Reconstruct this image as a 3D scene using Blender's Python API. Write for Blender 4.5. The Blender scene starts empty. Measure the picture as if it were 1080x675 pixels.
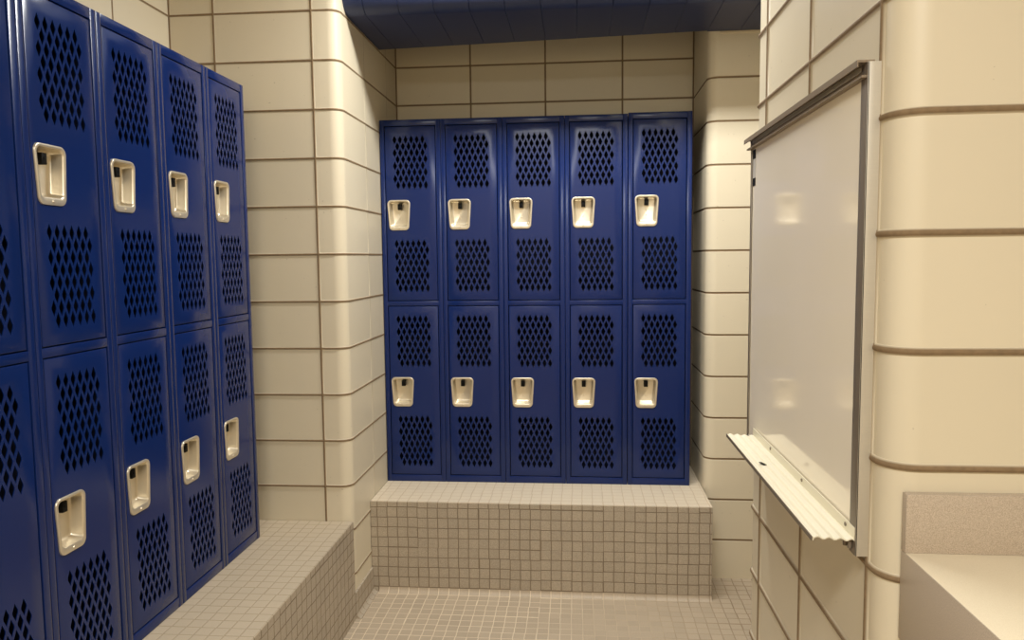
import bpy, bmesh, math, random
from mathutils import Vector, Matrix
random.seed(7)
S = bpy.context.scene
C = S.collection
PI = math.pi

# ------------------------------------------------------------------ measures
CAM_Z = 1.5738
W = 0.3048                    # locker column width
LH = 1.8207                   # locker height
BENCH = 0.4384                # bench height
YB = 3.7495                   # front of the back lockers
XB = -0.987                   # left edge of the back lockers
XL = -1.3175                  # front of the left lockers
YL = 2.9397                   # far end of the left lockers
Y_PILLAR = 3.142
X_PILLAR = -0.990
Y_BACK = 4.12
X_ALCOVE = 0.597
Y_PILASTER = 3.676
X_RIGHT = 0.526
Y_NEAR = 1.333
CEIL = 3.05
TILE = 0.0482

# ------------------------------------------------------------------ helpers
def obj(name, bm, mat, parent=None, sharp=None, recalc=True):
    if recalc:
        bmesh.ops.recalc_face_normals(bm, faces=bm.faces[:])
    me = bpy.data.meshes.new(name)
    bm.to_mesh(me); bm.free()
    mats = mat if isinstance(mat, (list, tuple)) else [mat]
    for m in mats:
        me.materials.append(m)
    if sharp is not None:
        for p in me.polygons: p.use_smooth = True
        me.set_sharp_from_angle(angle=math.radians(sharp))
    o = bpy.data.objects.new(name, me)
    C.objects.link(o)
    if parent is not None:
        o.parent = parent
    return o

def thing(name, label, cat, loc=(0, 0, 0), rotz=0.0, group=None):
    o = bpy.data.objects.new(name, None)
    o.empty_display_size = 0.1
    C.objects.link(o)
    o.location = loc; o.rotation_euler = (0, 0, rotz)
    o['label'] = label; o['category'] = cat
    if group: o['group'] = group
    return o

def tag(o, label, cat, group=None):
    o['label'] = label; o['category'] = cat
    if group: o['group'] = group
    return o

def struct(o):
    o['kind'] = 'structure'
    return o

def box(bm, x0, x1, y0, y1, z0, z1, bevel=0.0, seg=2, mi=0):
    r = bmesh.ops.create_cube(bm, size=1.0)
    vs = r['verts']
    for v in vs:
        v.co = Vector(((x0 + x1) / 2 + v.co.x * (x1 - x0),
                       (y0 + y1) / 2 + v.co.y * (y1 - y0),
                       (z0 + z1) / 2 + v.co.z * (z1 - z0)))
    fs = list({f for v in vs for f in v.link_faces})
    for f in fs: f.material_index = mi
    if bevel > 0:
        es = list({e for v in vs for e in v.link_edges})
        bmesh.ops.bevel(bm, geom=es, offset=bevel, segments=seg, affect='EDGES', profile=0.5)

def extrude_profile(bm, prof, axis, a0, a1, closed=True, caps=True, mi=0):
    """prof: list of 2-D points; axis 'x' -> (y,z), axis 'y' -> (x,z)"""
    def mk(p, a):
        return (a, p[0], p[1]) if axis == 'x' else (p[0], a, p[1])
    A = [bm.verts.new(mk(p, a0)) for p in prof]
    B = [bm.verts.new(mk(p, a1)) for p in prof]
    n = len(prof)
    for i in range(n if closed else n - 1):
        j = (i + 1) % n
        bm.faces.new((A[i], A[j], B[j], B[i])).material_index = mi
    if caps and closed:
        bm.faces.new(A).material_index = mi
        bm.faces.new(B[::-1]).material_index = mi

def cyl(bm, c, axis, r, h, seg=14, mi=0, r2=None):
    rot = {'x': Matrix.Rotation(PI / 2, 4, 'Y'), 'y': Matrix.Rotation(PI / 2, 4, 'X'), 'z': Matrix.Identity(4)}[axis]
    res = bmesh.ops.create_cone(bm, cap_ends=True, segments=seg, radius1=r, radius2=r if r2 is None else r2, depth=h,
                                matrix=Matrix.Translation(c) @ rot)
    for f in {f for v in res['verts'] for f in v.link_faces}: f.material_index = mi

# ------------------------------------------------------------------ materials
def new_mat(name):
    m = bpy.data.materials.new(name); m.use_nodes = True
    nt = m.node_tree
    b = nt.nodes['Principled BSDF']
    return m, nt, b

class N:
    """small node-building shorthand"""
    def __init__(self, nt): self.nt = nt
    def __call__(self, t, **kw):
        n = self.nt.nodes.new(t)
        for k, v in kw.items(): setattr(n, k, v)
        return n
    def link(self, a, b): self.nt.links.new(a, b)
    def math(self, op, a, b=None, c=None, clamp=False):
        n = self.nt.nodes.new('ShaderNodeMath'); n.operation = op; n.use_clamp = clamp
        for i, x in enumerate((a, b, c)):
            if x is None: continue
            if isinstance(x, (int, float)): n.inputs[i].default_value = x
            else: self.nt.links.new(x, n.inputs[i])
        return n.outputs[0]
    def mix(self, fac, a, b, blend='MIX'):
        n = self.nt.nodes.new('ShaderNodeMix'); n.data_type = 'RGBA'; n.blend_type = blend
        for s, x in ((n.inputs[0], fac), (n.inputs[6], a), (n.inputs[7], b)):
            if isinstance(x, (int, float)): s.default_value = x
            elif isinstance(x, tuple): s.default_value = (*x, 1) if len(x) == 3 else x
            else: self.nt.links.new(x, s)
        return n.outputs[2]
    def noise(self, vec, scale, detail=3, rough=0.5):
        n = self.nt.nodes.new('ShaderNodeTexNoise')
        n.inputs['Scale'].default_value = scale; n.inputs['Detail'].default_value = detail
        n.inputs['Roughness'].default_value = rough
        if vec is not None: self.nt.links.new(vec, n.inputs['Vector'])
        return n
    def ramp(self, fac, stops):
        n = self.nt.nodes.new('ShaderNodeValToRGB')
        el = n.color_ramp.elements
        while len(el) < len(stops): el.new(0.5)
        for e, (p, c) in zip(el, stops):
            e.position = p; e.color = (*c, 1) if len(c) == 3 else c
        self.nt.links.new(fac, n.inputs[0])
        return n.outputs[0]

def srgb(r, g, b):
    f = lambda c: (c / 255 / 12.92) if c / 255 <= 0.04045 else ((c / 255 + 0.055) / 1.055) ** 2.4
    return (f(r), f(g), f(b))

def mat_block(name, base, mortar):
    """glazed structural block: mortar mask and per-block shade come from mesh attributes"""
    m, nt, b = new_mat(name); n = N(nt)
    geo = n('ShaderNodeNewGeometry')
    at = n('ShaderNodeAttribute', attribute_name='mortar')
    sh = n('ShaderNodeAttribute', attribute_name='shade')
    soft = n.noise(geo.outputs['Position'], 2.2, 3)
    base2 = tuple(c * 0.90 for c in base)
    col = n.mix(n.math('MULTIPLY', soft.outputs['Fac'], 0.7), base, base2)
    col = n.mix(n.math('MULTIPLY', sh.outputs['Fac'], 0.30), col, tuple(c * 0.80 for c in base))
    # faint marks
    sp = n.noise(geo.outputs['Position'], 75.0, 1)
    mk = n.math('GREATER_THAN', sp.outputs['Fac'], 0.79)
    col = n.mix(n.math('MULTIPLY', mk, 0.28), col, srgb(120, 100, 78))
    mo = n.noise(geo.outputs['Position'], 90.0, 2)
    mcol = n.mix(mo.outputs['Fac'], mortar, tuple(c * 0.6 for c in mortar))
    col = n.mix(at.outputs['Fac'], col, mcol)
    n.link(col, b.inputs['Base Color'])
    rough = n.math('ADD', n.math('MULTIPLY', at.outputs['Fac'], 0.5), 0.42)
    n.link(rough, b.inputs['Roughness'])
    b.inputs['Specular IOR Level'].default_value = 0.4
    bp = n('ShaderNodeBump'); bp.inputs['Strength'].default_value = 0.08; bp.inputs['Distance'].default_value = 0.01
    wv = n.noise(geo.outputs['Position'], 9.0, 2)
    n.link(wv.outputs['Fac'], bp.inputs['Height']); n.link(bp.outputs['Normal'], b.inputs['Normal'])
    return m

def mat_tile(name, base, grout, grout_w=0.0034, off=(0.0, 0.0, 0.0), light_grout=None, speck=0.5, rough=0.5, gstrength=0.85, top_glare=None, top_grout_glare=None):
    """small unglazed square mosaic laid on every face of the mesh"""
    m, nt, b = new_mat(name); n = N(nt)
    geo = n('ShaderNodeNewGeometry')
    p = n('ShaderNodeSeparateXYZ'); n.link(geo.outputs['Position'], p.inputs[0])
    q = n('ShaderNodeSeparateXYZ'); n.link(geo.outputs['True Normal'], q.inputs[0])
    ax = n.math('GREATER_THAN', n.math('ABSOLUTE', q.outputs[0]), 0.7)
    az = n.math('GREATER_THAN', n.math('ABSOLUTE', q.outputs[2]), 0.7)
    px = n.math('SUBTRACT', p.outputs[0], off[0]); py = n.math('SUBTRACT', p.outputs[1], off[1]); pz = n.math('SUBTRACT', p.outputs[2], off[2])
    u = n.math('ADD', n.math('MULTIPLY', px, n.math('SUBTRACT', 1.0, ax)), n.math('MULTIPLY', py, ax))
    v = n.math('ADD', n.math('MULTIPLY', py, az), n.math('MULTIPLY', pz, n.math('SUBTRACT', 1.0, az)))
    u = n.math('ADD', n.math('DIVIDE', u, TILE), 200.0); v = n.math('ADD', n.math('DIVIDE', v, TILE), 200.0)
    # hand-laid wobble: sheets a few tiles wide drift a little
    def cellrand(a, bb, k):
        w = n('ShaderNodeTexWhiteNoise', noise_dimensions='2D')
        c = n('ShaderNodeCombineXYZ'); n.link(a, c.inputs[0]); n.link(bb, c.inputs[1])
        n.link(c.outputs[0], w.inputs['Vector'])
        return n.math('MULTIPLY', n.math('SUBTRACT', w.outputs['Value'], 0.5), k)
    su = n.math('FLOOR', n.math('DIVIDE', u, 6.0)); sv = n.math('FLOOR', n.math('DIVIDE', v, 4.0))
    u2 = n.math('ADD', u, cellrand(n.math('FLOOR', v), su, 0.07)); v2 = n.math('ADD', v, cellrand(n.math('FLOOR', n.math('DIVIDE', u, 3.0)), sv, 0.09))
    fu = n.math('FRACT', u2); fv = n.math('FRACT', v2)
    du = n.math('MINIMUM', fu, n.math('SUBTRACT', 1.0, fu)); dv = n.math('MINIMUM', fv, n.math('SUBTRACT', 1.0, fv))
    d = n.math('MULTIPLY', n.math('MINIMUM', du, dv), TILE)
    mr = n('ShaderNodeMapRange', interpolation_type='SMOOTHSTEP')
    n.link(d, mr.inputs[0]); mr.inputs[1].default_value = grout_w * 0.35; mr.inputs[2].default_value = grout_w * 0.85
    mr.inputs[3].default_value = 1.0; mr.inputs[4].default_value = 0.0
    g = mr.outputs[0]
    w = n('ShaderNodeTexWhiteNoise', noise_dimensions='2D')
    c = n('ShaderNodeCombineXYZ'); n.link(n.math('FLOOR', u2), c.inputs[0]); n.link(n.math('FLOOR', v2), c.inputs[1])
    n.link(c.outputs[0], w.inputs['Vector'])
    col = n.mix(w.outputs['Value'], tuple(x * 0.94 for x in base), tuple(x * 1.05 for x in base))
    spn = n.noise(geo.outputs['Position'], 420.0, 2, 0.7)
    sp = n.ramp(spn.outputs['Fac'], [(0.35, (0.55, 0.55, 0.55)), (0.65, (1.3, 1.3, 1.3))])
    col = n.mix(speck, col, n.mix(1.0, col, sp, 'MULTIPLY'))
    big = n.noise(geo.outputs['Position'], 2.6, 4)
    col = n.mix(n.math('MULTIPLY', big.outputs['Fac'], 0.35), col, tuple(x * 0.78 for x in base))
    if top_glare:
        col = n.mix(az, col, n.mix(0.32, top_glare, col))  # upward faces recoloured: glare on the top put into the tile colour
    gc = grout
    if top_grout_glare: gc = n.mix(az, grout, top_grout_glare)
    if light_grout:
        gn = n.noise(geo.outputs['Position'], 3.0, 3)
        t = n.math('ADD', n.math('MULTIPLY', p.outputs[0], 0.55), n.math('MULTIPLY', gn.outputs['Fac'], 0.5))
        gc = n.mix(n.ramp(t, [(0.12, (0, 0, 0)), (0.62, (1, 1, 1))]), light_grout, grout)
    col = n.mix(n.math('MULTIPLY', g, gstrength), col, gc)
    n.link(col, b.inputs['Base Color'])
    n.link(n.math('ADD', n.math('MULTIPLY', g, 0.3), rough), b.inputs['Roughness'])
    bp = n('ShaderNodeBump'); bp.inputs['Strength'].default_value = 0.6; bp.inputs['Distance'].default_value = 0.0022
    h = n.math('SUBTRACT', n.math('MULTIPLY', spn.outputs['Fac'], 0.12), g)
    n.link(h, bp.inputs['Height']); n.link(bp.outputs['Normal'], b.inputs['Normal'])
    return m

def mat_paint(name, col, rough=0.35, bump=0.05, scale=160.0, spec=0.5, var=0.12):
    m, nt, b = new_mat(name); n = N(nt)
    tc = n('ShaderNodeTexCoord')
    big = n.noise(tc.outputs['Object'], 3.0, 3)
    c = n.mix(n.math('MULTIPLY', big.outputs['Fac'], var * 2), col, tuple(x * 0.8 for x in col))
    n.link(c, b.inputs['Base Color'])
    b.inputs['Roughness'].default_value = rough
    b.inputs['Specular IOR Level'].default_value = spec
    if bump:
        ns = n.noise(tc.outputs['Object'], scale, 2)
        bp = n('ShaderNodeBump'); bp.inputs['Strength'].default_value = bump; bp.inputs['Distance'].default_value = 0.004
        n.link(ns.outputs['Fac'], bp.inputs['Height']); n.link(bp.outputs['Normal'], b.inputs['Normal'])
    return m

def mat_metal(name, col, rough=0.3, stretch=(1, 1, 40), metallic=1.0):
    m, nt, b = new_mat(name); n = N(nt)
    tc = n('ShaderNodeTexCoord'); mp = n('ShaderNodeMapping'); mp.inputs['Scale'].default_value = stretch
    n.link(tc.outputs['Object'], mp.inputs[0])
    ns = n.noise(mp.outputs[0], 30.0, 3)
    n.link(n.mix(ns.outputs['Fac'], tuple(c * 0.88 for c in col), col), b.inputs['Base Color'])
    b.inputs['Metallic'].default_value = metallic
    n.link(n.math('ADD', n.math('MULTIPLY', ns.outputs['Fac'], 0.12), rough - 0.06), b.inputs['Roughness'])
    return m

def mat_laminate(name, a, bcol, rough=0.4, scale=700):
    m, nt, b = new_mat(name); n = N(nt)
    tc = n('ShaderNodeTexCoord')
    ns = n.noise(tc.outputs['Object'], scale, 3, 0.7)
    c = n.mix(n.ramp(ns.outputs['Fac'], [(0.38, (0, 0, 0)), (0.62, (1, 1, 1))]), a, bcol)
    bg = n.noise(tc.outputs['Object'], 160, 2)
    c = n.mix(n.math('MULTIPLY', bg.outputs['Fac'], 0.35), c, a)
    n.link(c, b.inputs['Base Color']); b.inputs['Roughness'].default_value = rough
    return m

M_block = mat_block('cream_glazed_block', srgb(226, 214, 188), srgb(146, 122, 92))
M_tile_bench = mat_tile('taupe_bench_tile', srgb(182, 168, 148), srgb(124, 108, 86), off=(-0.957, 3.4224, 0.025), speck=0.6, top_glare=srgb(242, 226, 200), top_grout_glare=srgb(206, 186, 160))  # glare on the bench top put into paler top tile and grout
M_tile_long = mat_tile('worn_glare_bench_tile', srgb(182, 168, 148), srgb(132, 116, 94), off=(-0.984, 3.142, 0.025), speck=0.5, top_glare=srgb(198, 181, 155), top_grout_glare=srgb(174, 156, 130))  # top colour holds wear, plus glare dimmed by distance from the lamp
M_tile_floor = mat_tile('taupe_floor_tile', srgb(186, 169, 146), srgb(140, 120, 96), off=(-0.957, 3.40, 0.0), light_grout=srgb(232, 214, 186), speck=0.35, gstrength=0.8)
M_blue = mat_paint('blue_enamel', srgb(15, 38, 94), rough=0.20, bump=0.02, spec=0.38)
M_blue_in = mat_paint('blue_enamel_inside', srgb(12, 18, 40), rough=0.7, bump=0)
M_soffit = mat_paint('navy_panel_paint', srgb(42, 54, 92), rough=0.42, bump=0.03)
M_cup = mat_metal('satin_nickel', srgb(232, 221, 198), rough=0.32, stretch=(1, 1, 1), metallic=0.7)
M_black = mat_paint('black_metal', srgb(12, 11, 10), rough=0.55, bump=0, spec=0.2)
M_alu = mat_metal('brushed_aluminium', srgb(206, 198, 182), rough=0.45, metallic=0.35)
M_alu_dark = mat_metal('dark_toned_aluminium', srgb(128, 116, 102), rough=0.5, metallic=0.3)  # on the frame lip a dark reflection put into colour; also plain fittings
M_tray = mat_paint('cream_white_enamel', srgb(232, 224, 200), rough=0.35, bump=0.02)
M_lam = mat_laminate('taupe_speckled_laminate', srgb(166, 150, 132), srgb(206, 190, 170))
M_lam_glare = mat_laminate('glare_pale_laminate', srgb(226, 212, 184), srgb(236, 224, 198), rough=0.3)  # same laminate, with the glare on the countertop put into its colour
M_plain = mat_paint('cream_wall_paint', srgb(214, 196, 162), rough=0.6, bump=0.02)
M_ceil = mat_paint('off_white_ceiling', srgb(210, 198, 174), rough=0.8, bump=0.05, scale=60)
M_caulk = mat_paint('cream_caulk', srgb(216, 200, 168), rough=0.5, bump=0)

def mat_board():
    m, nt, b = new_mat('whiteboard_enamel'); n = N(nt)
    tc = n('ShaderNodeTexCoord')
    ns = n.noise(tc.outputs['Object'], 2.5, 3)
    n.link(n.mix(ns.outputs['Fac'], srgb(250, 238, 216), srgb(253, 243, 222)), b.inputs['Base Color'])
    b.inputs['Roughness'].default_value = 0.075
    b.inputs['Specular IOR Level'].default_value = 0.5
    return m
M_board = mat_board()

# ------------------------------------------------------------------ block walls
def arc(cx, cy, r, a0, a1, n=8):
    return [(cx + r * math.cos(math.radians(a0 + (a1 - a0) * i / n)), cy + r * math.sin(math.radians(a0 + (a1 - a0) * i / n))) for i in range(n + 1)]

def block_wall(name, path, joints, z0, z1, zoff=-0.008, pitch=0.2007, side=1, g=0.0058, bev=0.0032, depth=0.0035, fade=(), skip=()):
    fade = [round(x, 4) for x in fade]
    """One wall of stacked glazed blocks: a relief surface swept along a plan path.
    joints: distances along the path of the upright joints.  side=+1: the room is to the left of the path."""
    P = [Vector((x, y)) for x, y in path]
    cum = [0.0]
    for a, b in zip(P, P[1:]): cum.append(cum[-1] + (b - a).length)
    L = cum[-1]
    def at(s):
        s = min(max(s, 0), L)
        for i in range(len(P) - 1):
            if s <= cum[i + 1] + 1e-9:
                t = (s - cum[i]) / max(cum[i + 1] - cum[i], 1e-9)
                return P[i].lerp(P[i + 1], t)
        return P[-1]
    def seg_n(i):
        d = (P[i + 1] - P[i]).normalized()
        return Vector((-d.y, d.x)) * side
    def nor(s):
        for i, c in enumerate(cum):
            if abs(s - c) < 1e-6:
                if i == 0: return seg_n(0)
                if i == len(cum) - 1: return seg_n(len(P) - 2)
                a, b = seg_n(i - 1), seg_n(i)
                m = (a + b).normalized()
                return m / max(m.dot(a), 0.3)
        for i in range(len(P) - 1):
            if cum[i] < s < cum[i + 1]: return seg_n(i)
        return seg_n(len(P) - 2)
    def lines(cuts, lo, hi, extra):
        out = {}
        for c in extra: out[round(c, 5)] = 0.0
        for c in cuts:
            if c < lo - 0.02 or c > hi + 0.02: continue
            if round(c, 4) in fade:
                for o, dd in ((-0.0022, 0), (-0.0008, 0.5), (0.0008, 0.5), (0.0022, 0)):
                    if lo <= c + o <= hi: out[round(c + o, 5)] = dd
                continue
            for o, dd in ((-g / 2 - bev, 0), (-g / 2, 0.75), (-g / 6, 1), (g / 6, 1), (g / 2, 0.75), (g / 2 + bev, 0)):
                k = c + o
                if lo <= k <= hi: out[round(k, 5)] = max(out.get(round(k, 5), 0), dd)
        for c in (lo, hi): out.setdefault(round(c, 5), 0.0)
        # drop plain path points that fall inside a groove
        ks = sorted(out)
        return [(k, out[k]) for k in ks]
    ss = lines(joints, 0, L, [c for c in cum if all(abs(c - j) > g for j in joints)])
    zc = [zoff + pitch * i for i in range(-1, 20) if i not in skip]
    zs = lines(zc, z0, z1, [])
    bm = bmesh.new()
    lay = bm.verts.layers.float.new('mortar'); lsh = bm.verts.layers.float.new('shade')
    rnd = {}
    grid = []
    for s, ds in ss:
        col = []
        p, nn = at(s), nor(s)
        bi = sum(1 for j in joints if j < s)
        for z, dz in zs:
            d = max(ds, dz)
            q = p - nn * depth * d
            v = bm.verts.new((q.x, q.y, z))
            v[lay] = 1.0 if d > 0.6 else (0.45 if d > 0.4 else 0.0)
            zi = sum(1 for c in zc if c < z)
            v[lsh] = rnd.setdefault((bi, zi), random.random())
            col.append(v)
        grid.append(col)
    for i in range(len(ss) - 1):
        for j in range(len(zs) - 1):
            f = (grid[i][j], grid[i + 1][j], grid[i + 1][j + 1], grid[i][j + 1])
            bm.faces.new(f if side < 0 else f[::-1])
    o = obj(name, bm, M_block, sharp=35, recalc=False)
    return struct(o)

R1 = 0.05
# left wall, the pillar with its rounded corner and the left flank of the alcove
pl = [(-1.72, -1.6), (-1.72, Y_PILLAR), (X_PILLAR - R1, Y_PILLAR)]
a = arc(X_PILLAR - R1, Y_PILLAR + R1, R1, -90, 0)
pl += a[1:] + [(X_PILLAR, Y_BACK)]
s_corner = Y_PILLAR + 1.6
s_arc0 = s_corner + (X_PILLAR - R1 + 1.72)
s_arc1 = s_arc0 + R1 * PI / 2 * 0.998
jl = [s_corner - 0.395 - 0.406 * i for i in range(10)]
jl += [s_corner - 0.001, s_corner + 0.196, s_corner + 0.616]
jl += [s_arc1 + (3.508 - Y_PILLAR - R1), s_arc1 + (3.908 - Y_PILLAR - R1)]
jw = [j for j in jl if j < s_corner - 0.01]
block_wall('wall_left', pl[:2], jw, 0.0, CEIL, side=1)
jp = [j - s_corner for j in jl if j > s_corner - 0.01]
jp = [max(j, 0.003) for j in jp]
block_wall('wall_back_left', pl[1:], jp, 0.0, CEIL, side=1, fade=jp[-2:])
# back wall of the alcove
block_wall('wall_back', [(X_PILLAR, Y_BACK), (X_ALCOVE, Y_BACK)], [0.003, 0.409, 0.81, 1.216, 1.584], 0.0, CEIL, side=-1)
# pilaster to the right of the alcove
pr = [(X_ALCOVE, Y_BACK), (X_ALCOVE, Y_PILASTER + R1)] + arc(X_ALCOVE + R1, Y_PILASTER + R1, R1, 180, 270)[1:] + [(2.6, Y_PILASTER)]
s1 = Y_BACK - Y_PILASTER - R1 + R1 * PI / 2
block_wall('wall_back_right', pr, [0.002, s1 + 0.36, s1 + 0.766, s1 + 1.17, s1 + 1.576], 0.0, CEIL, side=-1, skip=(13,))
# free-standing wall on the right that carries the whiteboard
RN = 0.055
yfar = 2.362
rw = [(2.6, yfar), (X_RIGHT + 0.04, yfar)] + arc(X_RIGHT + 0.04, yfar - 0.04, 0.04, 90, 180)[1:]
rw += [(X_RIGHT, Y_NEAR + RN)] + arc(X_RIGHT + RN, Y_NEAR + RN, RN, 180, 270)[1:] + [(2.6, Y_NEAR)]
sA = 2.6 - X_RIGHT - 0.04 + 0.04 * PI / 2 * 0.998
yj = lambda y: sA + (yfar - 0.04 - y)
sB = yj(Y_NEAR + RN) + RN * PI / 2 * 0.998
block_wall('wall_right', rw, [0.5, 0.9, 1.3, 1.7, yj(2.226), yj(1.82), yj(1.405), sB + 0.75, sB + 1.16, sB + 1.56], 0.0, CEIL, zoff=0.003, side=1, g=0.0082, depth=0.006, bev=0.004)
# surfaces out of the picture that close the room
bm = bmesh.new(); box(bm, -1.72, 2.6, -1.68, -1.6, 0, CEIL); struct(obj('wall_front', bm, M_plain))
bm = bmesh.new(); box(bm, 2.6, 2.68, -1.6, Y_PILASTER, 0, CEIL); struct(obj('wall_far_right', bm, M_plain))
bm = bmesh.new(); box(bm, -1.8, 2.68, -1.68, Y_BACK + 0.1, -0.08, 0.0); struct(obj('floor', bm, M_tile_floor))
bm = bmesh.new(); box(bm, -1.8, 2.68, -1.68, Y_BACK + 0.1, CEIL, CEIL + 0.08); struct(obj('ceiling', bm, M_ceil))

# coved tile base along the left flank of the alcove
bm = bmesh.new()
prof = [(X_PILLAR, 0.0), (X_PILLAR, 0.116), (X_PILLAR + 0.004, 0.119), (X_PILLAR + 0.008, 0.116), (X_PILLAR + 0.0085, 0.028)]
prof += [(X_PILLAR + 0.0085 + 0.024 * (1 - math.cos(t)), 0.028 - 0.0265 * math.sin(t)) for t in [PI / 2 * i / 6 for i in range(1, 7)]] + [(X_PILLAR + 0.0325, 0.0)]
prof[0] = (X_PILLAR - 0.012, 0.0); prof[1] = (X_PILLAR - 0.012, 0.116); prof[2] = (X_PILLAR + 0.004, 0.118)
extrude_profile(bm, prof, 'y', Y_PILLAR + 0.001, 3.421)
M_tile_base = mat_tile('taupe_base_tile', srgb(184, 170, 150), srgb(150, 132, 108), off=(-0.957, 3.4224, 0.022), speck=0.5)
struct(obj('baseboard_left', bm, M_tile_base, sharp=40))

# ------------------------------------------------------------------ navy panelled soffit with a rounded front
bm = bmesh.new()
ZS = 2.609
def soffit_prof(yb, dz=0.0):
    p = [(3.195, CEIL), (3.195, ZS + 0.085)]
    p += [(3.195 + 0.085 * (1 - math.cos(t)), ZS + 0.085 - 0.085 * math.sin(t)) for t in [PI / 2 * i / 10 for i in range(1, 11)]]
    p += [(yb, ZS), (yb, ZS + 0.03), (yb + 0.02, CEIL)]
    return [(y, z + dz) if z < CEIL else (y, z) for y, z in p]
def back_edge(x): return 3.786 + (3.664 - 3.786) * (x - X_PILLAR) / (X_ALCOVE - X_PILLAR)
xs = []
x = -0.955
edges = [X_PILLAR, -0.905]
k = -0.905 + 0.148
while k < 2.5:
    edges.append(k); k += 0.1495
edges.append(2.598)
for i in range(len(edges) - 1):
    x0, x1 = edges[i] + 0.0003, edges[i + 1] - 0.0003
    gap = 0.0012
    yb0 = back_edge(x0) if x0 < X_ALCOVE - 0.02 else Y_PILASTER - 0.001
    yb1 = back_edge(x1) if x1 < X_ALCOVE + 0.02 else Y_PILASTER - 0.001
    rows = []
    for xx, lift, yb in ((x0, 0.0018, yb0), (x0 + gap, 0.0, yb0), (x1 - gap, 0.0, yb1), (x1, 0.0018, yb1)):
        P = soffit_prof(yb)
        if lift:
            P = [(y + (lift if y < 3.3 else 0), z + (lift if z < CEIL else 0)) for y, z in P]
        if i == 0:            # edge trim stands a little proud
            P = [(y, z) for y, z in P]
        rows.append([bm.verts.new((xx, y, z)) for y, z in P])
    for ra, rb in zip(rows, rows[1:]):
        for j in range(len(ra) - 1):
            bm.faces.new((ra[j], rb[j], rb[j + 1], ra[j + 1]))
    bm.faces.new(rows[0]); bm.faces.new(rows[-1][::-1])
struct(obj('ceiling_soffit', bm, M_soffit, sharp=30))

# ------------------------------------------------------------------ tiled benches
def rounded_box_bench(name, x0, x1, y0, y1, z1, label, mat, r=0.0025):
    bm = bmesh.new()
    cx, cy = (x0 + x1) / 2, (y0 + y1) / 2
    box(bm, x0 - cx, x1 - cx, y0 - cy, y1 - cy, 0, z1)
    es = [e for e in bm.edges if all(v.co.z > z1 - 1e-4 for v in e.verts) or abs(e.verts[0].co.z - e.verts[1].co.z) > 0.1]
    bmesh.ops.bevel(bm, geom=es, offset=r, segments=3, affect='EDGES')
    o = obj(name, bm, mat, sharp=40)
    o.location = (cx, cy, 0)
    return tag(o, label, 'bench')

b1 = rounded_box_bench('tiled_bench', X_PILLAR + 0.001, X_ALCOVE - 0.001, 3.4224, Y_BACK - 0.001, BENCH,
                       'low taupe mosaic-tiled bench in the alcove carrying the back row of lockers', M_tile_bench)
b2 = rounded_box_bench('tiled_bench', -1.695, -0.984, -0.9, Y_PILLAR - 0.001, BENCH,
                       'long taupe mosaic-tiled bench along the left wall under the left lockers', M_tile_long)

# cove of small tile where the alcove bench meets the floor
def cove(name, parent, pts):
    bm = bmesh.new(); rows = []
    R = 0.024
    prof = [(0.0, R)] + [(R * (1 - math.cos(t)), R * (1 - math.sin(t))) for t in [PI / 2 * i / 6 for i in range(1, 7)]] + [(R, 0.0004), (0.0, 0.0004)]
    for (x, y, nx, ny) in pts:
        rows.append([bm.verts.new((x + nx * (d + 0.0006) - parent.location.x, y + ny * (d + 0.0006) - parent.location.y, z)) for d, z in prof])
    for a_, b_ in zip(rows, rows[1:]):
        for j in range(len(prof)):
            k_ = (j + 1) % len(prof)
            bm.faces.new((a_[j], b_[j], b_[k_], a_[k_]))
    bm.faces.new(rows[0]); bm.faces.new(rows[-1][::-1])
    return obj(name, bm, M_tile_floor, parent, sharp=40)
cove('cove_base', b1, [(X_PILLAR + 0.036, 3.4224, 0, -1), (X_ALCOVE - 0.001, 3.4224, 0, -1), ])
# thin light bead closing the pilaster against the soffit
bm = bmesh.new()
box(bm, X_ALCOVE + R1, 2.59, Y_PILASTER - 0.004, Y_PILASTER + 0.002, ZS - 0.013, ZS - 0.0005, 0.003)
struct(obj('trim_1', bm, M_caulk, sharp=40))

# ------------------------------------------------------------------ lockers
def rtrap(cx, cz, wt, wb, h, r, n=6):
    """rounded trapezoid outline, counter-clockwise from lower right"""
    pts = [(wb / 2, -h / 2), (wt / 2, h / 2), (-wt / 2, h / 2), (-wb / 2, -h / 2)]
    out = []
    for i in range(4):
        p = Vector(pts[i]); a = (Vector(pts[i - 1]) - p).normalized(); b = (Vector(pts[(i + 1) % 4]) - p).normalized()
        ang = a.angle(b); t = r / math.tan(ang / 2)
        c = p + (a + b).normalized() * (r / math.sin(ang / 2))
        s, e = p + a * t, p + b * t
        a0 = math.atan2(s.y - c.y, s.x - c.x); a1 = math.atan2(e.y - c.y, e.x - c.x)
        while a1 < a0: a1 += 2 * PI
        if a1 - a0 > PI: a1 -= 2 * PI
        for k in range(n + 1):
            th = a0 + (a1 - a0) * k / n
            out.append((cx + c.x + r * math.cos(th), cz + c.y + r * math.sin(th)))
    return out

DW, DH = 0.2520, 0.8600         # door
DX = 0.0252                     # door's left edge in the column
PULL_X, PULL_Z = 0.0895, DH / 2 - 0.004

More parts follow.
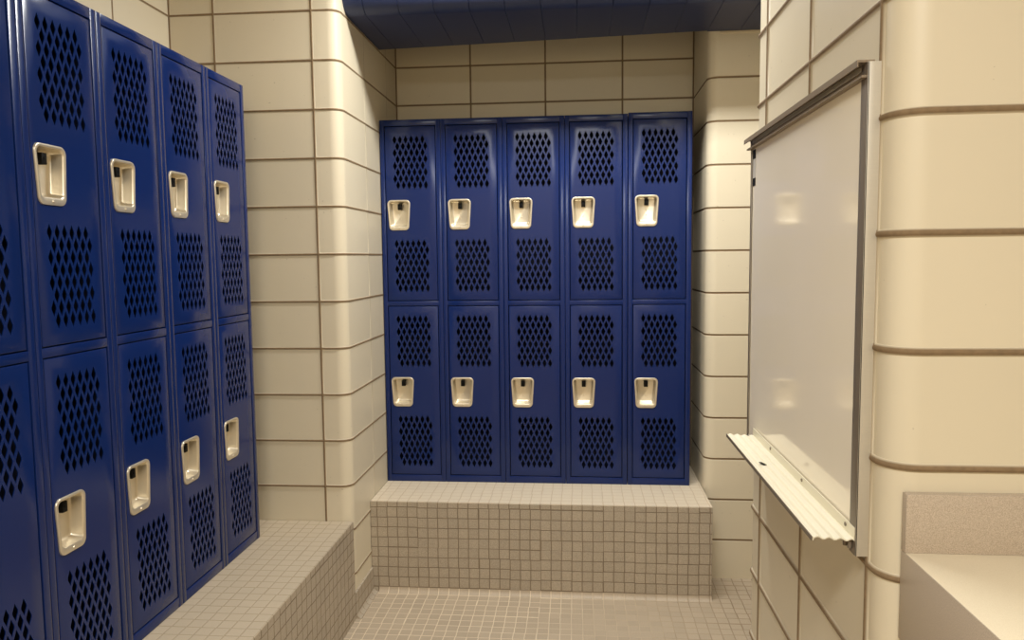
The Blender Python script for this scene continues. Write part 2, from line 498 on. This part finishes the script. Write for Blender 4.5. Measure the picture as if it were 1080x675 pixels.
def door_mesh_bm():
    bm = bmesh.new()
    e = 0.003
    def loop(pts, y):
        vs = [bm.verts.new((px, y, pz)) for px, pz in pts]
        return vs, [bm.edges.new((vs[i], vs[(i + 1) % len(vs)])) for i in range(len(vs))]
    def rect(i): return [(i, i), (DW - i, i), (DW - i, DH - i), (i, DH - i)]
    front, fe = loop(rect(e), 0.0)
    edges = list(fe)
    holes = []
    pitch, hw, hh, row = 0.0280, 0.0091, 0.0218, 0.0317
    ox = (DW - 5.5 * pitch) / 2
    for ztop in (DH - 0.043, 0.040 + 7 * row + 2 * hh):
        for r_ in range(8):
            zc = ztop - hh - r_ * row
            for c_ in range(6):
                xc = ox + c_ * pitch + (pitch / 2 if r_ % 2 else 0)
                q = 0.45
                pts = [(xc, zc - hh), (xc + hw * q, zc - hh * 0.5), (xc + hw, zc - 0.003), (xc + hw, zc + 0.003), (xc + hw * q, zc + hh * 0.5),
                       (xc, zc + hh), (xc - hw * q, zc + hh * 0.5), (xc - hw, zc + 0.003), (xc - hw, zc - 0.003), (xc - hw * q, zc - hh * 0.5)]
                # straighten the flanks a little
                pts[1] = (xc + hw * 0.56, zc - hh * 0.5); pts[4] = (xc + hw * 0.56, zc + hh * 0.5)
                pts[6] = (xc - hw * 0.56, zc + hh * 0.5); pts[9] = (xc - hw * 0.56, zc - hh * 0.5)
                vs, es = loop(pts, 0.0); edges += es; holes.append(vs)
    vs, es = loop(rtrap(PULL_X - DX + 0.0, PULL_Z, 0.104, 0.084, 0.132, 0.016), 0.0)
    edges += es; holes.append(vs)
    bmesh.ops.triangle_fill(bm, edges=edges, use_beauty=True, use_dissolve=False)
    # thickness round the holes
    for h in holes:
        back = [bm.verts.new((v.co.x, 0.0022, v.co.z)) for v in h]
        for i in range(len(h)):
            j = (i + 1) % len(h)
            bm.faces.new((h[i], h[j], back[j], back[i]))
    # rolled outer edge
    prev = front
    for ins, y in ((0.0009, 0.0009), (0.0, 0.003), (0.0, 0.018)):
        ring = [bm.verts.new((px, y, pz)) for px, pz in rect(ins)]
        for i in range(4):
            j = (i + 1) % 4
            bm.faces.new((prev[i], prev[j], ring[j], ring[i]))
        prev = ring
    return bm

def pull_mesh_bm():
    bm = bmesh.new()
    rings = []
    def ring(cz, wt, wb, h, r, y):
        rings.append([bm.verts.new((px, y, pz)) for px, pz in rtrap(0, cz, wt, wb, h, r)])
    ring(0, 0.1180, 0.0985, 0.150, 0.020, 0.0)
    ring(0, 0.1180, 0.0985, 0.150, 0.020, -0.0022)
    ring(0, 0.1165, 0.0970, 0.1485, 0.0192, -0.0040)
    ring(0.002, 0.1125, 0.0930, 0.1425, 0.0175, -0.0048)
    ring(0.0045, 0.1030, 0.0850, 0.1285, 0.0155, -0.0046)
    ring(0.0050, 0.0985, 0.0810, 0.1235, 0.0140, -0.0030)
    ring(0.0050, 0.0965, 0.0790, 0.1215, 0.0130, 0.0020)
    ring(0.0060, 0.0900, 0.0740, 0.1140, 0.0120, 0.0260)
    ring(0.0065, 0.0860, 0.0700, 0.1090, 0.0110, 0.0305)
    ring(0.0070, 0.0780, 0.0630, 0.1000, 0.0090, 0.0325)
    for a, b in zip(rings, rings[1:]):
        n_ = len(a)
        for i in range(n_):
            j = (i + 1) % n_
            bm.faces.new((a[i], a[j], b[j], b[i]))
    bm.faces.new(rings[-1])
    # rivets: two on the back of the pocket, one on the lower flange
    for cz, y, r in ((0.004, 0.0318, 0.0030), (-0.018, 0.0318, 0.0034), (-0.0655, -0.0058, 0.0046)):
        cyl(bm, (0, y, cz), 'y', r, 0.003, seg=12, r2=r * 0.7)
    return bm

def frame_bm():
    bm = bmesh.new()
    z_lo0, z_lo1 = 0.0375, 0.0375 + DH
    z_up1 = LH - 0.0330; z_up0 = z_up1 - DH
    gx0, gx1 = DX - 0.003, DX + DW + 0.003
    WW = W - 0.0010
    d = 0.016
    bv = 0.0016
    box(bm, 0.0005, gx0, -0.0012, d, 0.0, LH, bv)
    box(bm, gx1, WW, -0.0012, d, 0.0, LH, bv)
    box(bm, gx0 - 0.001, gx1 + 0.001, -0.0008, d, 0.0, z_lo0 - 0.003, bv)
    box(bm, gx0 - 0.001, gx1 + 0.001, -0.0008, d, z_lo1 + 0.003, z_up0 - 0.003, bv)
    box(bm, gx0 - 0.001, gx1 + 0.001, -0.0008, d, z_up1 + 0.003, LH, bv)
    return bm, z_lo0, z_up0

LD = 0.362
def body_bm():
    bm = bmesh.new()
    t = 0.0015; WW = W - 0.0012
    box(bm, 0.0008, 0.0008 + t, 0.014, LD, 0.0, LH - 0.001)
    box(bm, WW - t, WW, 0.014, LD, 0.0, LH - 0.001)
    box(bm, 0.0008, WW, LD - t, LD, 0.0, LH - 0.001, mi=1)
    box(bm, 0.0008, WW, 0.006, LD, LH - 0.0015, LH + 0.0008)
    box(bm, 0.003, WW - 0.003, 0.017, LD, 0.912, 0.914, mi=1)
    box(bm, 0.003, WW - 0.003, 0.017, LD, 0.010, 0.012, mi=1)
    box(bm, 0.0024, 0.0030, 0.017, LD - 0.002, 0.0, LH - 0.004, mi=1)
    box(bm, WW - 0.0030, WW - 0.0024, 0.017, LD - 0.002, 0.0, LH - 0.004, mi=1)
    return bm

def latch_bm():
    bm = bmesh.new()
    box(bm, -0.0095, 0.0095, 0.0130, 0.0335, 0.0270, 0.0560, 0.002)
    cyl(bm, (0, 0.0128, 0.043), 'y', 0.0045, 0.003, seg=10)
    return bm

GROUP = 'blue two-tier steel lockers'
def make_locker(label):
    t = thing('two_tier_locker', label, 'locker', group=GROUP)
    obj('body', body_bm(), [M_blue, M_blue_in], t)
    fb, zl, zu = frame_bm()
    obj('face_frame', fb, M_blue, t, sharp=40)
    dm = None
    for z in (zl, zu):
        if dm is None:
            d = obj('door', door_mesh_bm(), M_blue, t, sharp=30); dm = d
            p = obj('recessed_pull', pull_mesh_bm(), M_cup, d, sharp=45); p['label'] = 'satin nickel recessed pull'
            l = obj('latch', latch_bm(), M_black, d, sharp=40); l['label'] = 'black latch finger'
            pp, ll = p, l
        else:
            d = dm.copy(); C.objects.link(d); d.parent = t
            p = pp.copy(); C.objects.link(p); p.parent = d
            l = ll.copy(); C.objects.link(l); l.parent = d
        d.location = (DX, 0.0, z)
        p.location = (PULL_X - DX, 0.0, PULL_Z)
        l.location = (PULL_X - DX, 0.0, PULL_Z)
    return t

def dup(root, label):
    r = root.copy(); C.objects.link(r); r['label'] = label
    for ch in list(root.children):
        c = ch.copy(); C.objects.link(c); c.parent = r
        for g in list(ch.children):
            e = g.copy(); C.objects.link(e); e.parent = c
    return r

proto = None
back_labels = [
    'blue two-tier steel locker at the left end of the back row, against the pillar',
    'blue two-tier steel locker second from the left in the back row',
    'blue two-tier steel locker in the middle of the back row on the alcove bench',
    'blue two-tier steel locker second from the right in the back row',
    'blue two-tier steel locker at the right end of the back row, beside the pilaster']
left_labels = [
    'blue two-tier steel locker at the far end of the left bank, nearest the pillar',
    'blue two-tier steel locker second from the far end of the left bank',
    'blue two-tier steel locker in the middle of the left bank on the long bench',
    'blue two-tier steel locker second nearest the viewer in the left bank',
    'blue two-tier steel locker nearest the viewer in the left bank, cut by the picture edge']
for i, lab in enumerate(back_labels):
    if proto is None: proto = t = make_locker(lab)
    else: t = dup(proto, lab)
    t.location = (XB + W * i + (0.0015 if i == 4 else 0), YB, BENCH)
    if i == 4: t.scale = (1, 1, 1.0025)      # the last unit stands a few millimetres taller
for i, lab in enumerate(left_labels):
    t = dup(proto, lab)
    t.location = (XL, YL - W * (i + 1), BENCH)
    t.rotation_euler = (0, 0, PI / 2)

# ------------------------------------------------------------------ whiteboard
BY0, BY1, BZ0, BZ1 = 1.400, 2.316, 1.022, 1.908
BXF, BXW = 0.5015, 0.5255
wb = thing('whiteboard', 'white dry-erase board in an aluminium frame on the right wall', 'whiteboard', (BXW, (BY0 + BY1) / 2, BZ0))
def lb(x, y, z): return (x - BXW, y - (BY0 + BY1) / 2, z - BZ0)
def wbox(bm, x0, x1, y0, y1, z0, z1, bev=0.0, mi=0):
    a = lb(x0, y0, z0); b = lb(x1, y1, z1)
    box(bm, a[0], b[0], a[1], b[1], a[2], b[2], bev, mi=mi)
bm = bmesh.new(); wbox(bm, BXF + 0.003, BXW - 0.006, BY0 + 0.004, BY1 - 0.004, BZ0 + 0.004, BZ1 - 0.004)
obj('writing_surface', bm, M_board, wb)
bm = bmesh.new()
fw_ = 0.033
wbox(bm, BXF - 0.001, BXW, BY0, BY0 + 0.0025, BZ0, BZ1, 0.0006)                 # near stile: end face
wbox(bm, BXF - 0.001, BXF + 0.0015, BY0, BY0 + fw_, BZ0, BZ1, 0.0005, mi=1)      # near stile: lip, its dark reflection put into the colour
wbox(bm, BXF, BXW, BY1 - 0.0025, BY1, BZ0, BZ1, 0.0006)
wbox(bm, BXF, BXF + 0.0015, BY1 - fw_ * 0.5, BY1, BZ0, BZ1, 0.0005, mi=1)
wbox(bm, BXF, BXW, BY0 + 0.002, BY1 - 0.002, BZ0, BZ0 + 0.016, 0.0006)
wbox(bm, BXF, BXW, BY0 + 0.002, BY1 - 0.002, BZ1 - 0.010, BZ1, 0.0006)
M_rail = mat_metal('bronze_grey_aluminium', srgb(150, 134, 114), rough=0.5, metallic=0.25)
fr = obj('frame', bm, [M_alu, M_alu_dark], wb, sharp=40); fr['label'] = 'brushed aluminium frame'
# display rail along the top: open channel with a lip
bm = bmesh.new()
zt = BZ1 + 0.004
prof = [(BXF + 0.004, zt - 0.030), (BXF - 0.010, zt - 0.030), (BXF - 0.010, zt - 0.026), (BXF + 0.001, zt - 0.026), (BXF + 0.001, zt - 0.004),
        (BXF - 0.016, zt - 0.004), (BXF - 0.016, zt - 0.012), (BXF - 0.018, zt - 0.012), (BXF - 0.018, zt), (BXF + 0.012, zt), (BXF + 0.012, zt - 0.01), (BXF + 0.004, zt - 0.01)]
prof = [(x - BXW, z - BZ0) for x, z in prof]
cyb = (BY0 + BY1) / 2
extrude_profile(bm, prof, 'y', BY0 + 0.006 - cyb, BY1 + 0.012 - cyb)
rl = obj('display_rail', bm, M_rail, wb); rl['label'] = 'dark aluminium display rail'
# ribbed marker tray
bm = bmesh.new()
TZ = 1.052
N_ = 28; top = []
xo, xi = 0.428, BXF - 0.002
for k in range(N_ + 1):
    t_ = k / N_
    xx = xo + (xi - xo) * t_
    zz = TZ + 0.004 * (1 - t_) + 0.0020 * math.sin(t_ * 2 * PI * 3.5 - 0.6)
    top.append((xx, zz))
prof = [(xo - 0.003, TZ - 0.003), (xo - 0.003, TZ + 0.0045)] + top + [(xi, TZ + 0.022), (xi + 0.002, TZ + 0.022), (xi + 0.002, TZ - 0.004)]
prof += [(x_, z_ - 0.0022) for x_, z_ in top[::-1][1:]] + [(xo - 0.0005, TZ - 0.003)]
prof = [(x - BXW, z - BZ0) for x, z in prof]
TY0, TY1 = 1.405, 2.225
extrude_profile(bm, prof, 'y', TY0 - cyb, TY1 - cyb)
tr = obj('marker_tray', bm, M_tray, wb, sharp=25); tr['label'] = 'ribbed cream marker tray'
bm = bmesh.new()
box(bm, xo - 0.0045 - BXW, xo - 0.0025 - BXW, TY0 - cyb, TY1 - cyb, TZ - 0.004 - BZ0, TZ + 0.0045 - BZ0)
o = obj('tray_edge', bm, M_alu_dark, tr)
for yy in (1.45, 1.735, 2.02):
    bm = bmesh.new()
    cyl(bm, (xi - 0.0008 - BXW, yy - cyb, TZ + 0.0135 - BZ0), 'x', 0.0038, 0.0022, seg=14)
    obj('screw', bm, M_alu_dark, tr, sharp=40)
# small dark slot in the tray near its far end
bm = bmesh.new()
box(bm, -0.0035, 0.0035, -0.013, 0.013, -0.0006, 0.0010, 0.0004)
sl = obj('slot', bm, M_black, tr); sl.location = (0.4515 - BXW, 1.900 - cyb, TZ + 0.0052 - BZ0); sl.rotation_euler = (0, 0, 0.30)
sl['label'] = 'small dark slot'
bm = bmesh.new()
for yy in (1.415, 1.428):
    cyl(bm, (BXF - 0.006 - BXW - 0.004 * (yy > 1.42), yy - cyb, TZ - 0.012 - BZ0), 'z', 0.004, 0.014, seg=10)
obj('tray_bracket', bm, M_alu_dark, wb, sharp=40)
# small sticker in the far upper corner of the board
bm = bmesh.new()
wbox(bm, BXF + 0.0022, BXF + 0.0029, 2.262, 2.296, 1.775, 1.878)
wbox(bm, BXF + 0.0018, BXF + 0.0023, 2.262, 2.296, 1.852, 1.878, mi=1)
wbox(bm, BXF + 0.0018, BXF + 0.0023, 2.262, 2.296, 1.775, 1.797, mi=1)
M_stick = mat_paint('pale_sticker', srgb(196, 190, 182), rough=0.5, bump=0)
st = obj('sticker', bm, [M_stick, M_black], wb); st['label'] = 'small pale sticker with black ends'

# ------------------------------------------------------------------ counter on the near right wall
CX0, CX1, CY0, CZ = 0.552, 1.55, 0.76, 1.064
ct = thing('vanity_counter', 'taupe speckled laminate counter with glare-lightened top and low backsplash at lower right', 'counter', (CX0, Y_NEAR, 0.905))
def cbox(bm, x0, x1, y0, y1, z0, z1, bev=0.0, mi=0):
    box(bm, x0 - CX0, x1 - CX0, y0 - Y_NEAR, y1 - Y_NEAR, z0 - 0.905, z1 - 0.905, bev, mi=mi)
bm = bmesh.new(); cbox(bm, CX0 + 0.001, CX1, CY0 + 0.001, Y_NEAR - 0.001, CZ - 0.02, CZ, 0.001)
o = obj('countertop', bm, M_lam_glare, ct, sharp=40); o['label'] = 'laminate countertop, colour lightened for glare'
bm = bmesh.new()
cbox(bm, CX0, CX0 + 0.02, CY0, Y_NEAR - 0.001, 0.905, CZ - 0.0005, 0.001)
cbox(bm, CX0 + 0.02, CX1, CY0, CY0 + 0.02, 0.905, CZ - 0.0005, 0.001)
cbox(bm, CX1 - 0.02, CX1, CY0, Y_NEAR - 0.001, 0.905, CZ - 0.0005, 0.001)
obj('apron', bm, M_lam, ct, sharp=40)
bm = bmesh.new(); cbox(bm, CX0, CX1, Y_NEAR - 0.019, Y_NEAR - 0.001, CZ, CZ + 0.102, 0.001)
obj('backsplash', bm, M_lam, ct, sharp=40)

# ------------------------------------------------------------------ light
def area(name, loc, size, size_y, power, col, rot=(0, 0, 0), spread=PI):
    l = bpy.data.lights.new(name, 'AREA'); l.shape = 'RECTANGLE'; l.size = size; l.size_y = size_y
    l.energy = power; l.color = col; l.spread = spread
    o = bpy.data.objects.new(name, l); C.objects.link(o); o.location = loc; o.rotation_euler = rot
    return o
WARM = (1.0, 1.0, 0.965)
area('ceiling_lamp_alcove', (0.08, 2.80, CEIL - 0.02), 1.2, 0.16, 50, WARM)
area('ceiling_lamp_entry', (-0.25, -0.5, CEIL - 0.02), 1.2, 0.5, 74, WARM, spread=3.05)
area('ceiling_lamp_passage', (1.25, 3.05, CEIL - 0.02), 0.5, 0.5, 4, WARM)
w = bpy.data.worlds.new('world'); S.world = w; w.use_nodes = True
w.node_tree.nodes['Background'].inputs[0].default_value = (1.0, 0.93, 0.8, 1)
w.node_tree.nodes['Background'].inputs[1].default_value = 0.05
S.view_settings.view_transform = 'Standard'
S.view_settings.look = 'None'
S.view_settings.exposure = 0.0

# ------------------------------------------------------------------ camera
f, pitch, yaw, roll = 800.2884, -0.0816, -0.0898, -0.0105
cy, sy, cp, sp, cr, sr = math.cos(yaw), math.sin(yaw), math.cos(pitch), math.sin(pitch), math.cos(roll), math.sin(roll)
fw = Vector((sy * cp, cy * cp, sp)); rt = Vector((cy, -sy, 0)); up = rt.cross(fw)
R_ = cr * rt + sr * up; U_ = cr * up - sr * rt
cam = bpy.data.cameras.new('camera'); cam.sensor_fit = 'HORIZONTAL'; cam.sensor_width = 36.0; cam.lens = 36.0 * f / 1080.0
cam.clip_start = 0.02
co = bpy.data.objects.new('camera', cam); C.objects.link(co)
m = Matrix((R_, U_, -fw)).transposed().to_4x4(); m.translation = Vector((0, 0, CAM_Z))
co.matrix_world = m
S.camera = co
